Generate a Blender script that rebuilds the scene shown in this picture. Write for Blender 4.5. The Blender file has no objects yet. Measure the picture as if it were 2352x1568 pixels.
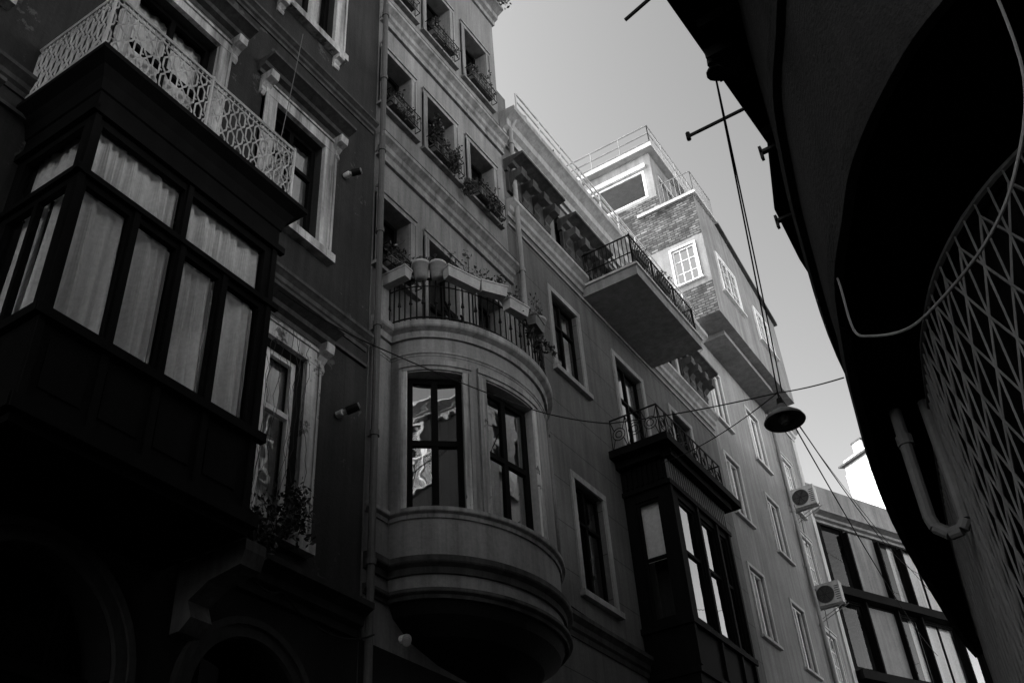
import bpy, bmesh, math, random
from mathutils import Vector, Matrix
random.seed(7)
sc=bpy.context.scene
V=Vector
# ------------------------------------------------------------ materials
def newmat(name):
    m=bpy.data.materials.new(name); m.use_nodes=True
    nt=m.node_tree; b=nt.nodes["Principled BSDF"]
    return m,nt,b
def N(nt,t,**k):
    n=nt.nodes.new(t)
    for a,v in k.items(): setattr(n,a,v)
    return n
def coords(nt,scale=(1,1,1)):
    tc=N(nt,"ShaderNodeTexCoord"); mp=N(nt,"ShaderNodeMapping"); mp.inputs["Scale"].default_value=scale
    nt.links.new(tc.outputs["Object"],mp.inputs["Vector"]); return mp.outputs[0]
def noise(nt,vec,scale,detail=6,rough=.6):
    n=N(nt,"ShaderNodeTexNoise"); n.inputs["Scale"].default_value=scale; n.inputs["Detail"].default_value=detail; n.inputs["Roughness"].default_value=rough
    nt.links.new(vec,n.inputs["Vector"]); return n.outputs["Fac"]
def remap(nt,x,a,b,c,d):
    n=N(nt,"ShaderNodeMapRange"); nt.links.new(x,n.inputs[0])
    for i,v in zip((1,2,3,4),(a,b,c,d)): n.inputs[i].default_value=v
    return n.outputs[0]
def mul(nt,a,b,op='MULTIPLY'):
    n=N(nt,"ShaderNodeMath",operation=op)
    for i,x in enumerate((a,b)):
        if isinstance(x,(int,float)): n.inputs[i].default_value=x
        else: nt.links.new(x,n.inputs[i])
    return n.outputs[0]
def plaster(name,v,blotch=.25,streak=.25,peel=0,bump=.25,rough=.9,grooves=0,peelv=1.8,spec=.2,pt=.61,fine=0):
    m,nt,b=newmat(name)
    c=coords(nt); cs=coords(nt,(5,5,.35))
    f=remap(nt,noise(nt,c,.9),.3,.7,1-blotch,1+blotch)
    g=remap(nt,noise(nt,cs,1.0),.35,.7,1+streak*.3,1-streak)
    h=remap(nt,noise(nt,c,18,3),.3,.7,.88,1.12)
    x=mul(nt,mul(nt,mul(nt,f,g),h),v)
    if fine:
        cf=coords(nt,(14,14,.5)); x=mul(nt,x,remap(nt,noise(nt,cf,1.0,4,.7),.52,.75,1.0,1-fine))
        x=mul(nt,x,remap(nt,noise(nt,c,4.5,8,.75),.56,.72,1.0,1-fine*.6))
    if peel:
        p=remap(nt,noise(nt,c,1.7,9,.7),pt,pt+.02,0,1)
        x=mul(nt,x,remap(nt,p,0,1,1,peelv))
    if grooves:
        sp=N(nt,"ShaderNodeSeparateXYZ"); nt.links.new(c,sp.inputs[0])
        fr=mul(nt,mul(nt,sp.outputs[2],1/grooves),1.0,'MODULO')
        gr=remap(nt,fr,.012,.02,.3,1.0)
        x=mul(nt,x,gr)
    cb=N(nt,"ShaderNodeCombineColor")
    for i in range(3): nt.links.new(x,cb.inputs[i])
    nt.links.new(cb.outputs[0],b.inputs["Base Color"])
    b.inputs["Roughness"].default_value=rough
    b.inputs["Specular IOR Level"].default_value=spec
    if bump:
        bp=N(nt,"ShaderNodeBump"); bp.inputs["Strength"].default_value=bump; bp.inputs["Distance"].default_value=.02
        nt.links.new(noise(nt,c,30,5),bp.inputs["Height"]); nt.links.new(bp.outputs[0],b.inputs["Normal"])
    return m
def brickmat(name,v):
    m,nt,b=newmat(name)
    tc=N(nt,"ShaderNodeTexCoord"); sp=N(nt,"ShaderNodeSeparateXYZ"); cb=N(nt,"ShaderNodeCombineXYZ")
    nt.links.new(tc.outputs["Object"],sp.inputs[0])
    nt.links.new(mul(nt,sp.outputs[0],sp.outputs[1],'ADD'),cb.inputs[0]); nt.links.new(sp.outputs[2],cb.inputs[1])
    br=N(nt,"ShaderNodeTexBrick"); nt.links.new(cb.outputs[0],br.inputs["Vector"])
    br.inputs["Scale"].default_value=1; br.inputs["Brick Width"].default_value=.26; br.inputs["Row Height"].default_value=.1; br.inputs["Mortar Size"].default_value=.016
    br.inputs["Color1"].default_value=(v*1.6,)*3+(1,); br.inputs["Color2"].default_value=(v*.4,)*3+(1,); br.inputs["Mortar"].default_value=(v*.2,)*3+(1,)
    mx=N(nt,"ShaderNodeMix",data_type='RGBA',blend_type='MULTIPLY'); mx.inputs[0].default_value=1
    nt.links.new(br.outputs[0],mx.inputs[6])
    k=remap(nt,noise(nt,tc.outputs["Object"],2.2,8),.35,.65,.3,1.9)
    cc=N(nt,"ShaderNodeCombineColor")
    for i in range(3): nt.links.new(k,cc.inputs[i])
    nt.links.new(cc.outputs[0],mx.inputs[7]); nt.links.new(mx.outputs[2],b.inputs["Base Color"])
    bp=N(nt,"ShaderNodeBump"); bp.inputs["Strength"].default_value=.9; bp.inputs["Distance"].default_value=.03
    nt.links.new(br.outputs["Fac"],bp.inputs["Height"]); bp.invert=True; nt.links.new(bp.outputs[0],b.inputs["Normal"])
    b.inputs["Roughness"].default_value=.95
    return m
def glassmat(name,tint=.8,boost=.96,base=.05,wav=.06):
    m=bpy.data.materials.new(name); m.use_nodes=True; nt=m.node_tree; nt.nodes.clear()
    o=N(nt,"ShaderNodeOutputMaterial"); mx=N(nt,"ShaderNodeMixShader"); t=N(nt,"ShaderNodeBsdfTransparent"); g=N(nt,"ShaderNodeBsdfGlossy")
    t.inputs[0].default_value=(tint,)*3+(1,); g.inputs["Roughness"].default_value=.015; g.inputs[0].default_value=(1,1,1,1)
    bp=N(nt,"ShaderNodeBump"); bp.inputs["Strength"].default_value=wav; bp.inputs["Distance"].default_value=.05
    nt.links.new(noise(nt,coords(nt),1.6,2),bp.inputs["Height"]); nt.links.new(bp.outputs[0],g.inputs["Normal"])
    lw=N(nt,"ShaderNodeLayerWeight"); lw.inputs[0].default_value=.5
    p5=mul(nt,lw.outputs["Facing"],4.0,'POWER')
    nt.links.new(mul(nt,mul(nt,p5,boost),base,'ADD'),mx.inputs[0])
    nt.links.new(t.outputs[0],mx.inputs[1]); nt.links.new(g.outputs[0],mx.inputs[2]); nt.links.new(mx.outputs[0],o.inputs[0]); return m
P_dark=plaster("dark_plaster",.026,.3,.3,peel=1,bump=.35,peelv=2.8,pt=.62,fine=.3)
P_base1=plaster("base_plaster_shade",.006,.3,.3)  # dark plaster deepened in colour, painting in the dimness at street level
P_b1t=plaster("sooty_stone",.06,.3,.5,fine=.4)
P_b1l=plaster("sooty_stone_low_shade",.022,.3,.5)  # sooty stone darkened further low down, street shade put into its colour
P_b2=plaster("light_stucco",.19,.14,.35,bump=.25,fine=.22)
P_b2t=plaster("light_stucco_trim",.22,.15,.5,bump=.15,fine=.45)
P_b3=plaster("mid_stucco",.11,.16,.3,grooves=.93,bump=.2,fine=.2)
P_b3t=plaster("mid_trim",.27,.15,.3,fine=.35)
P_b3d=plaster("stone_hood",.05,.35,.6,fine=.4)
P_b4=plaster("pale_render",.22,.17,.3,bump=.2,fine=.2)
P_b4t=plaster("pale_trim",.42,.1,.2,fine=.3)
P_lowdark=plaster("low_stucco_shade",.005,.3,.2)  # near-black tone on low parts, lack of street light painted in
T_white1=plaster("peeling_paint",.40,.2,.75,peel=1,peelv=.3,bump=.3,fine=.5)
M_white=plaster("white_frame_paint",.7,.08,.15,bump=0,rough=.5)
M_bwood=plaster("black_wood",.004,.3,.4,bump=.15,rough=.7,spec=.04)
M_rail=plaster("iron_black",.006,.2,.1,bump=0,rough=.5,spec=.1)
M_railw=plaster("iron_white",.42,.15,.4,bump=0,rough=.6)
M_metal=plaster("metal_grey",.22,.2,.35,bump=0,rough=.5,spec=.4)
M_pipe=plaster("pipe_grey",.075,.2,.4,bump=0,rough=.55)
M_brick=brickmat("brick",.07)
M_cur=plaster("curtain",.62,.06,.15,bump=0)
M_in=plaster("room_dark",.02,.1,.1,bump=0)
M_glass=glassmat("window_glass",.85,.96,.045)
M_glassb=glassmat("window_glass_reflective",.6,.7,.34,.07)
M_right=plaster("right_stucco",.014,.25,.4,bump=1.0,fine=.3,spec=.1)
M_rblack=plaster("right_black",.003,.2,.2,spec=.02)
M_grille=plaster("grille_metal",.07,.2,.4,bump=0,rough=.6,spec=.15)
M_pot=plaster("planter_plastic",.34,.1,.3,bump=0,rough=.6)
M_potd=plaster("planter_dark",.10,.1,.3,bump=0,rough=.6)
M_leaf=plaster("leaf",.04,.5,.1,bump=0,rough=.6)
M_flower=plaster("flower",.3,.3,.1,bump=0)
M_wire=plaster("cable_rubber",.006,.1,.1,bump=0)
M_wirel=plaster("cable_grey",.12,.1,.1,bump=0)
M_tile=plaster("roof_tile",.06,.4,.3)
M_asph=plaster("asphalt",.04,.2,.1)
M_pave=plaster("paving",.08,.2,.1)
M_opp=plaster("opposite_render",.42,.15,.2)
M_panel=plaster("wood_panel",.2,.15,.35)
# ------------------------------------------------------------ builder
class Fr:
    def __init__(s,O,U,n): s.O=V(O); s.U=V(U).normalized(); s.n=V(n).normalized()
    def p(s,u,z,d): return s.O+s.U*u+V((0,0,z))+s.n*d
class M:
    def __init__(s): s.v=[];s.f=[];s.mi=[];s.mats=[]
    def idx(s,m):
        if m not in s.mats: s.mats.append(m)
        return s.mats.index(m)
    def face(s,pts,m):
        k=len(s.v); s.v+= [tuple(p) for p in pts]; s.f.append(list(range(k,k+len(pts)))); s.mi.append(s.idx(m))
    def solid(s,a,b,m):
        k=len(s.v); n=len(a); s.v+=[tuple(p) for p in a]+[tuple(p) for p in b]; i=s.idx(m)
        s.f.append([k+j for j in range(n)][::-1]); s.f.append([k+n+j for j in range(n)]); s.mi+=[i,i]
        for j in range(n):
            q=(j+1)%n; s.f.append([k+j,k+q,k+n+q,k+n+j]); s.mi.append(i)
    def box(s,x0,x1,y0,y1,z0,z1,m):
        s.solid([V((x0,y0,z0)),V((x1,y0,z0)),V((x1,y1,z0)),V((x0,y1,z0))],[V((x0,y0,z1)),V((x1,y0,z1)),V((x1,y1,z1)),V((x0,y1,z1))],m)
    def fb(s,fr,u0,u1,z0,z1,d0,d1,m):
        q=lambda z:[fr.p(u0,z,d0),fr.p(u1,z,d0),fr.p(u1,z,d1),fr.p(u0,z,d1)]
        s.solid(q(z0),q(z1),m)
    def prof(s,fr,u0,u1,pts,m):   # pts (d,z)
        s.solid([fr.p(u0,z,d) for d,z in pts],[fr.p(u1,z,d) for d,z in pts],m)
    def tube(s,p,q,r,m,n=6,r2=None):
        p=V(p);q=V(q); a=(q-p)
        if a.length<1e-6: return
        a.normalize(); t=V((0,0,1)) if abs(a.z)<.9 else V((1,0,0)); e=a.cross(t).normalized(); g=a.cross(e); r2=r if r2 is None else r2
        c=[(math.cos(6.28318*i/n),math.sin(6.28318*i/n)) for i in range(n)]
        s.solid([p+(e*x+g*y)*r for x,y in c],[q+(e*x+g*y)*r2 for x,y in c],m)
    def path(s,pts,r,m,n=6):
        for a,b in zip(pts[:-1],pts[1:]): s.tube(a,b,r,m,n)
    def lathe(s,c,prof,m,n=20,axis=V((0,0,1))):
        axis=V(axis).normalized(); t=V((0,0,1)) if abs(axis.z)<.9 else V((1,0,0)); e=axis.cross(t).normalized(); g=axis.cross(e); i0=s.idx(m); c=V(c); k=len(s.v)
        for r,h in prof:
            for i in range(n):
                a=6.28318530718*i/n; s.v.append(tuple(c+axis*h+(e*math.cos(a)+g*math.sin(a))*r))
        for j in range(len(prof)-1):
            for i in range(n):
                q=(i+1)%n; s.f.append([k+j*n+i,k+j*n+q,k+(j+1)*n+q,k+(j+1)*n+i]); s.mi.append(i0)
    def sweep(s,path,nrm,pts,m): # path 2D pts, normals 2D, pts profile (d,z)
        for i in range(len(path)-1):
            A=[V((path[i][0]+nrm[i][0]*d,path[i][1]+nrm[i][1]*d,z)) for d,z in pts]
            B=[V((path[i+1][0]+nrm[i+1][0]*d,path[i+1][1]+nrm[i+1][1]*d,z)) for d,z in pts]
            n=len(pts)
            for j in range(n):
                q=(j+1)%n; s.face([A[j],A[q],B[q],B[j]],m)
            if i==0: s.face(A,m)
            if i==len(path)-2: s.face(B,m)
    def build(s,name,parent=None,smooth=False):
        me=bpy.data.meshes.new(name); me.from_pydata(s.v,[],s.f)
        for m in s.mats: me.materials.append(m)
        me.polygons.foreach_set("material_index",s.mi)
        if smooth: me.polygons.foreach_set("use_smooth",[True]*len(s.f))
        me.update(); bm=bmesh.new(); bm.from_mesh(me)
        if smooth: bmesh.ops.remove_doubles(bm,verts=bm.verts,dist=1e-4)
        bmesh.ops.recalc_face_normals(bm,faces=bm.faces); bm.to_mesh(me); bm.free()
        o=bpy.data.objects.new(name,me); sc.collection.objects.link(o)
        if parent: o.parent=parent
        return o
def top(name):
    e=bpy.data.objects.new(name,None); e.empty_display_size=.3; sc.collection.objects.link(e); return e
def wall(m,fr,u0,u1,z0,z1,ops,mat,rec=.25,rmat=None):
    us=sorted({u0,u1}|{a for o in ops for a in o[:2] if u0<a<u1}); zs=sorted({z0,z1}|{a for o in ops for a in o[2:4] if z0<a<z1})
    for i in range(len(us)-1):
        for j in range(len(zs)-1):
            cu=(us[i]+us[i+1])/2; cz=(zs[j]+zs[j+1])/2
            if any(o[0]<cu<o[1] and o[2]<cz<o[3] for o in ops): continue
            m.face([fr.p(us[i],zs[j],0),fr.p(us[i+1],zs[j],0),fr.p(us[i+1],zs[j+1],0),fr.p(us[i],zs[j+1],0)],mat)
    rm=rmat or mat
    for o in ops:
        a,b,c,d=o[:4]; r=rec
        m.face([fr.p(a,c,0),fr.p(a,d,0),fr.p(a,d,-r),fr.p(a,c,-r)],rm)
        m.face([fr.p(b,c,0),fr.p(b,d,0),fr.p(b,d,-r),fr.p(b,c,-r)],rm)
        m.face([fr.p(a,c,0),fr.p(b,c,0),fr.p(b,c,-r),fr.p(a,c,-r)],rm)
        m.face([fr.p(a,d,0),fr.p(b,d,0),fr.p(b,d,-r),fr.p(a,d,-r)],rm)
def shell(m,x0,x1,y0,y1,z0,z1,mat,roof=True):
    m.face([V((x0,y0,z0)),V((x1,y0,z0)),V((x1,y0,z1)),V((x0,y0,z1))],mat)
    m.face([V((x0,y1,z0)),V((x1,y1,z0)),V((x1,y1,z1)),V((x0,y1,z1))],mat)
    m.face([V((x0,y0,z0)),V((x0,y1,z0)),V((x0,y1,z1)),V((x0,y0,z1))],mat)
    if roof: m.face([V((x0,y0,z1)),V((x1,y0,z1)),V((x1,y1,z1)),V((x0,y1,z1))],mat)
def curtain(m,fr,u0,u1,z0,z1,d,mat=None,amp=.03,gap=None):
    mat=mat or M_cur; n=max(8,int((u1-u0)/.015)); ph=random.random()*6; pts=[]
    for i in range(n+1):
        u=u0+(u1-u0)*i/n; w=math.sin(u*48+ph+1.8*math.sin(u*9+ph))*amp+math.sin(u*19+ph*2)*amp*.7
        pts.append((u,w))
    for (a,wa),(b,wb) in zip(pts[:-1],pts[1:]):
        m.face([fr.p(a,z0,d+wa),fr.p(b,z0,d+wb),fr.p(b,z1,d+wb*.4),fr.p(a,z1,d+wa*.4)],mat)
def window(w,g,fr,o,rec=.2,fm=None,cols=2,tr=.62,fw=.06,cur=None,gl=None,grid=None,blind=None,room=(.6,1.3)):
    u0,u1,z0,z1=o[:4]; fm=fm or M_bwood; gl=gl or M_glass; d0=-rec; d1=-rec+.06
    w.fb(fr,u0,u0+fw,z0,z1,d0,d1,fm); w.fb(fr,u1-fw,u1,z0,z1,d0,d1,fm)
    w.fb(fr,u0+fw,u1-fw,z0,z0+fw,d0,d1,fm); w.fb(fr,u0+fw,u1-fw,z1-fw,z1,d0,d1,fm)
    H=z1-z0; W=u1-u0
    if tr:
        zt=z0+H*tr; w.fb(fr,u0+fw,u1-fw,zt-fw*.5,zt+fw*.5,d0,d1+.012,fm)
    for i in range(1,cols):
        uc=u0+W*i/cols; w.fb(fr,uc-fw*.55,uc+fw*.55,z0+fw,z1-fw,d0+.003,d1+.006,fm)
    if grid:
        gx,gz=grid
        for i in range(1,gx): uc=u0+W*i/gx; w.fb(fr,uc-.015,uc+.015,z0+fw,z1-fw,d0+.01,d1-.008,fm)
        for i in range(1,gz): zc=z0+H*i/gz; w.fb(fr,u0+fw,u1-fw,zc-.015,zc+.015,d0+.01,d1-.011,fm)
    for i in range(cols):
        a=u0+W*i/cols; b=u0+W*(i+1)/cols
        for (za,zb2) in (((z0,z0+H*tr),(z0+H*tr,z1)) if tr else ((z0,z1),)):
            t=random.uniform(-.012,.012); s_=random.uniform(-.008,.008)
            g.face([fr.p(a,za,d0+.03+t),fr.p(b,za,d0+.03+s_),fr.p(b,zb2,d0+.03-t),fr.p(a,zb2,d0+.03-s_)],gl)
    e,dp=room
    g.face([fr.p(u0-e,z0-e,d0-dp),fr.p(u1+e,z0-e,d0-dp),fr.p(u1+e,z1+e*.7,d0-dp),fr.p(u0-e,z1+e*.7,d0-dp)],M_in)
    if cur=='full': curtain(g,fr,u0,u1,z0,z1,d0-.12)
    elif cur=='part':
        curtain(g,fr,u0,u0+W*.3,z0,z1,d0-.12); curtain(g,fr,u1-W*.28,u1,z0,z1,d0-.12)
    if blind: g.face([fr.p(u0,z0+H*blind,d0-.08),fr.p(u1,z0+H*blind,d0-.08),fr.p(u1,z1,d0-.08),fr.p(u0,z1,d0-.08)],M_cur)
def surround(m,fr,o,w=.15,d=.05,mat=None,sill=.1,inner=True):
    u0,u1,z0,z1=o[:4]
    m.fb(fr,u0-w,u0-.005,z0,z1,-.02,d,mat); m.fb(fr,u1+.005,u1+w,z0,z1,-.02,d,mat); m.fb(fr,u0-w,u1+w,z1+.004,z1+w,-.02,d+.003,mat)
    if inner:
        m.fb(fr,u0-w,u0-w+.04,z0+.01,z1,-.02,d+.025,mat); m.fb(fr,u1+w-.04,u1+w,z0+.01,z1,-.02,d+.025,mat); m.fb(fr,u0-w-.01,u1+w+.01,z1+w-.04,z1+w+.01,-.02,d+.03,mat)
    if sill: m.fb(fr,u0-w-.05,u1+w+.05,z0-sill,z0-.003,-.02,d+.07,mat)
def cornice(m,fr,u0,u1,z,h,d,mat):
    m.prof(fr,u0,u1,[(-.02,z-h),(d*.15,z-h),(d*.2,z-h*.75),(d*.45,z-h*.65),(d*.5,z-h*.4),(d*.85,z-h*.25),(d,z-h*.2),(d,z),(-.02,z+.03)],mat)
def console(m,fr,u0,u1,z,h,d,mat):
    m.prof(fr,u0,u1,[(-.02,z-h),(d*.15,z-h),(d*.3,z-h*.85),(d*.22,z-h*.6),(d*.5,z-h*.42),(d*.95,z-h*.35),(d,z-h*.15),(d,z),(-.02,z)],mat)
def foliage(m,c,size,n,leaf=.06,clumps=6,flowers=0):
    c=V(c); cc=[]
    for i in range(clumps): cc.append(V([random.gauss(0,.45)*size[k] for k in range(3)]))
    for i in range(n):
        q=random.choice(cc); p=c+q+V([random.gauss(0,.22)*size[k] for k in range(3)])
        a=V([random.uniform(-1,1) for _ in range(3)]).normalized(); b=a.cross(V([random.uniform(-1,1) for _ in range(3)])).normalized(); l=leaf*random.uniform(.6,1.4)
        mt=M_flower if i<flowers else M_leaf
        m.face([p-a*l,p-b*l*.5,p+a*l,p+b*l*.5],mt)
    for q in cc: m.tube(c-V((0,0,size[2]*.6)),c+q,.006,M_leaf,4)
F=-8.0
FL=Fr((F,0,0),(0,1,0),(1,0,0))
# ============================================================ BUILDING 1 (dark ornate)
b1=top("ornate_townhouse")
w=M(); t=M(); fr_=M(); g=M()
ops=[(7.0,8.08,11.95,14.1),(4.45,5.8,11.0,14.2),(6.98,8.1,16.7,19.2),(4.45,5.8,16.7,19.2),(7.0,8.05,7.25,9.85),(1.6,2.7,11.95,14.1),(1.6,2.7,7.25,9.85),(1.6,2.7,16.7,19.2)]
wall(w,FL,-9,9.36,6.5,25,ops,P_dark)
def arch_wall(m,fr,u0,u1,z0,z1,arches,mat,rec=.4):
    segs=24; cur=u0
    for (c,r,zs) in arches:
        m.face([fr.p(cur,z0,0),fr.p(c-r,z0,0),fr.p(c-r,z1,0),fr.p(cur,z1,0)],mat)
        for i in range(segs):
            a0=math.pi-math.pi*i/segs; a1=math.pi-math.pi*(i+1)/segs
            p0=(c+r*math.cos(a0),zs+r*math.sin(a0)); p1=(c+r*math.cos(a1),zs+r*math.sin(a1))
            m.face([fr.p(p0[0],p0[1],0),fr.p(p1[0],p1[1],0),fr.p(p1[0],z1,0),fr.p(p0[0],z1,0)],mat)
            m.face([fr.p(p0[0],p0[1],0),fr.p(p1[0],p1[1],0),fr.p(p1[0],p1[1],-rec),fr.p(p0[0],p0[1],-rec)],mat)
        cur=c+r
    m.face([fr.p(cur,z0,0),fr.p(u1,z0,0),fr.p(u1,z1,0),fr.p(cur,z1,0)],mat)
arches=[(1.9,.85,5.0),(4.95,.95,5.0),(7.6,.8,5.05)]
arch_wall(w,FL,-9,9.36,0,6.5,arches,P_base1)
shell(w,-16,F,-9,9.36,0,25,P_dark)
for (c,r,zs) in arches:
    for i in range(20):
        a0=math.pi*i/20;a1=math.pi*(i+1)/20
        for (ra,rb,dd) in ((r+.01,r+.2,.06),(r+.14,r+.22,.09)):
            A=[FL.p(c+ra*math.cos(a0),zs+ra*math.sin(a0),0),FL.p(c+rb*math.cos(a0),zs+rb*math.sin(a0),0),FL.p(c+rb*math.cos(a0),zs+rb*math.sin(a0),dd),FL.p(c+ra*math.cos(a0),zs+ra*math.sin(a0),dd)]
            B=[FL.p(c+ra*math.cos(a1),zs+ra*math.sin(a1),0),FL.p(c+rb*math.cos(a1),zs+rb*math.sin(a1),0),FL.p(c+rb*math.cos(a1),zs+rb*math.sin(a1),dd),FL.p(c+ra*math.cos(a1),zs+ra*math.sin(a1),dd)]
            t.solid(A,B,P_b1l)
    for s_ in (-1,1): t.fb(FL,min(c+s_*(r+.01),c+s_*(r+.2)),max(c+s_*(r+.01),c+s_*(r+.2)),0,zs-.002,0,.06,P_b1l)
    g.face([FL.p(c-r-.1,0,-.35),FL.p(c+r+.1,0,-.35),FL.p(c+r+.1,zs+r+.1,-.35),FL.p(c-r-.1,zs+r+.1,-.35)],M_glass)
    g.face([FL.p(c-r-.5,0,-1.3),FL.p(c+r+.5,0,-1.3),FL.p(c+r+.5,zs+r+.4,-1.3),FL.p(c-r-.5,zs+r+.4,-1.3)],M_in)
    for k in range(-1,2): fr_.fb(FL,c+k*r*.55-.04,c+k*r*.55+.04,0,zs+r*.8,-.37,-.3,M_bwood)
    fr_.fb(FL,c-r,c+r,zs-.06,zs+.06,-.372,-.295,M_bwood)
for o in ops:
    window(fr_,g,FL,o,rec=.2,cols=2,tr=.66,fw=.075,fm=(M_white if o[2]<8 else M_bwood),gl=M_glassb if o[2]<8 or (o[0]==7.0) else M_glass,cur=('full' if o[2]<8 or o[2]==11.0 else 'part' ))
    if o[0]==4.45 and o[2]==11.0: surround(t,FL,o,.22,.07,T_white1,0)
    else: surround(t,FL,o,.26,.07,T_white1,.16)
    if o[2]<16:
        zt=o[3]+.62; a,b=o[0]-.42,o[1]+.42
        cornice(t,FL,a,b,zt,.26,.34,P_b1t)
        t.fb(FL,a+.1,b-.1,o[3]+.29,zt-.27,-.02,.05,P_b1t)
        for u in (a+.08,b-.24): console(t,FL,u,u+.16,zt-.27,.42,.24,T_white1)
    else:
        for u in (o[0]-.2,o[1]+.06): console(t,FL,u,u+.14,o[2]-.165,.28,.16,T_white1)
cornice(t,FL,-9,9.3,11.0,.26,.16,P_b1t); cornice(t,FL,-9,9.3,15.75,.22,.14,P_b1t); cornice(t,FL,-9,9.3,6.75,.38,.3,P_b1l)
t.fb(FL,-9,9.3,10.45,10.5,-.02,.05,P_b1t)
cornice(t,FL,-9,9.3,20.2,.22,.14,P_b1t); cornice(t,FL,-9,9.3,25,.5,.5,P_b1t)
for u in (6.5,3.4): console(t,FL,u,u+.28,6.35,.75,.95,P_b1t)
w.build("walls",b1); t.build("stone_trim",b1); fr_.build("window_frames",b1); g.build("window_panes",b1)
# wooden oriel
bw=M(); bf=M(); bg=M()
BX=-6.8; FB=Fr((BX,0,0),(0,1,0),(1,0,0)); FS=Fr((0,3.66,0),(1,0,0),(0,-1,0)); FS2=Fr((0,6.27,0),(1,0,0),(0,1,0))
lo=[(3.78+.595*i,4.30+.595*i,7.38,8.92) for i in range(4)]; up=[(3.78,4.87,9.1,9.76),(4.98,6.08,9.1,9.76)]
wall(bw,FB,3.66,6.27,6.2,10.6,lo+up,M_bwood,.07)
so=[(-7.85,-7.42,7.38,8.92),(-7.36,-6.93,7.38,8.92),(-7.85,-6.93,9.1,9.76)]
wall(bw,FS,-8,BX,6.2,10.6,so,M_bwood,.07); wall(bw,FS2,-8,BX,6.2,10.6,[],M_bwood)
bw.face([V((-8,3.66,6.2)),V((BX,3.66,6.2)),V((BX,6.27,6.2)),V((-8,6.27,6.2))],M_bwood)
bw.face([V((-8,3.66,10.6)),V((BX,3.66,10.6)),V((BX,6.27,10.6)),V((-8,6.27,10.6))],M_bwood)
for o in lo+up:
    bg.face([FB.p(o[0],o[2],-.05),FB.p(o[1],o[2],-.05),FB.p(o[1],o[3],-.05),FB.p(o[0],o[3],-.05)],M_glass)
    curtain(bg,FB,o[0]-.02,o[1]+.02,o[2]-.02,o[3]+.15,-.15,amp=.05)
for o in so:
    bg.face([FS.p(o[0],o[2],-.05),FS.p(o[1],o[2],-.05),FS.p(o[1],o[3],-.05),FS.p(o[0],o[3],-.05)],M_glass)
    curtain(bg,FS,o[0]-.02,o[1]+.02,o[2]-.02,o[3]+.15,-.15,amp=.04)
for fr,a,b in ((FB,3.6,6.33),(FS,-8,BX+.06)):
    for z,h,d in ((9.04,.07,.05),(7.3,.1,.07),(9.9,.09,.06),(6.35,.14,.08)): bf.fb(fr,a,b,z-h/2,z+h/2,-.01,d,M_bwood)
for u in (3.66,4.33,4.925,5.52,6.17): bf.fb(FB,u,u+.07,6.43,9.0,-.01,.03,M_bwood)
for u in (3.66,4.89,6.17): bf.fb(FB,u,u+.07,9.08,9.85,-.01,.03,M_bwood)
for i in range(4):
    a=3.82+.6*i; bf.fb(FB,a,a+.42,6.6,7.1,-.01,.012,M_bwood)
bf.sweep([(-8,3.66),(BX,3.66),(BX,6.27),(-8,6.27)],[(0,-1),(1,-1),(1,1),(0,1)],[(-.02,10.2),(.02,10.22),(.05,10.36),(.11,10.47),(.22,10.545),(.22,10.61),(-.02,10.66)],M_bwood)
bw.build("oriel_walls",b1); bf.build("oriel_mouldings",b1); bg.build("oriel_glass_and_curtains",b1)
# ornamental balcony railing
r=M()
def orn(fr,a,b,z0,z1):
    m=M_railw; r.tube(fr.p(a,z0,0),fr.p(b,z0,0),.018,m); r.tube(fr.p(a,z1,0),fr.p(b,z1,0),.026,m); r.tube(fr.p(a,z1-.1,0),fr.p(b,z1-.1,0),.014,m)
    n=int((b-a)/.125); s=(b-a)/n; top_=z1-.1; H=top_-z0; hh=H/2.5
    for i in range(n+1):
        u=a+s*i; off=(i%2)*.5
        for j in range(-1,4):
            z=z0+hh*(j+.5+off)
            q=[(0,.46),(.36,.26),(.36,-.26),(0,-.46),(-.36,-.26),(-.36,.26),(0,.46)]
            pts=[fr.p(min(b,max(a,u+x*s)),min(top_,max(z0,z+y*hh)),0) for x,y in q]
            if z<z0 or z>top_: continue
            r.path(pts,.0115,m,4)
            r.tube(fr.p(min(b,u+.36*s),z,0),fr.p(min(b,u+.64*s),z,0),.011,m,4)
            r.tube(fr.p(u,max(z0,z-.46*hh),0),fr.p(u,max(z0,z-.54*hh),0),.011,m,4)
    for i in range(n):
        u=a+s*(i+.5); c=fr.p(u,z1-.05,0); pts=[c+fr.U*.04*math.cos(k*1.047)+V((0,0,.04*math.sin(k*1.047))) for k in range(7)]; r.path(pts,.008,m,4)
orn(Fr((-6.72,0,0),(0,1,0),(1,0,0)),3.5,6.3,10.76,11.6); orn(Fr((0,3.5,0),(1,0,0),(0,-1,0)),-8,-6.72,10.76,11.6); orn(Fr((0,6.3,0),(1,0,0),(0,-1,0)),-8,-6.72,10.76,11.6)
for x,y in ((-6.72,3.5),(-6.72,6.3),(-6.72,4.9)): r.tube((x,y,10.6),(x,y,11.64),.022,M_railw)
r.build("ornamental_railing",b1)
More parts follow.
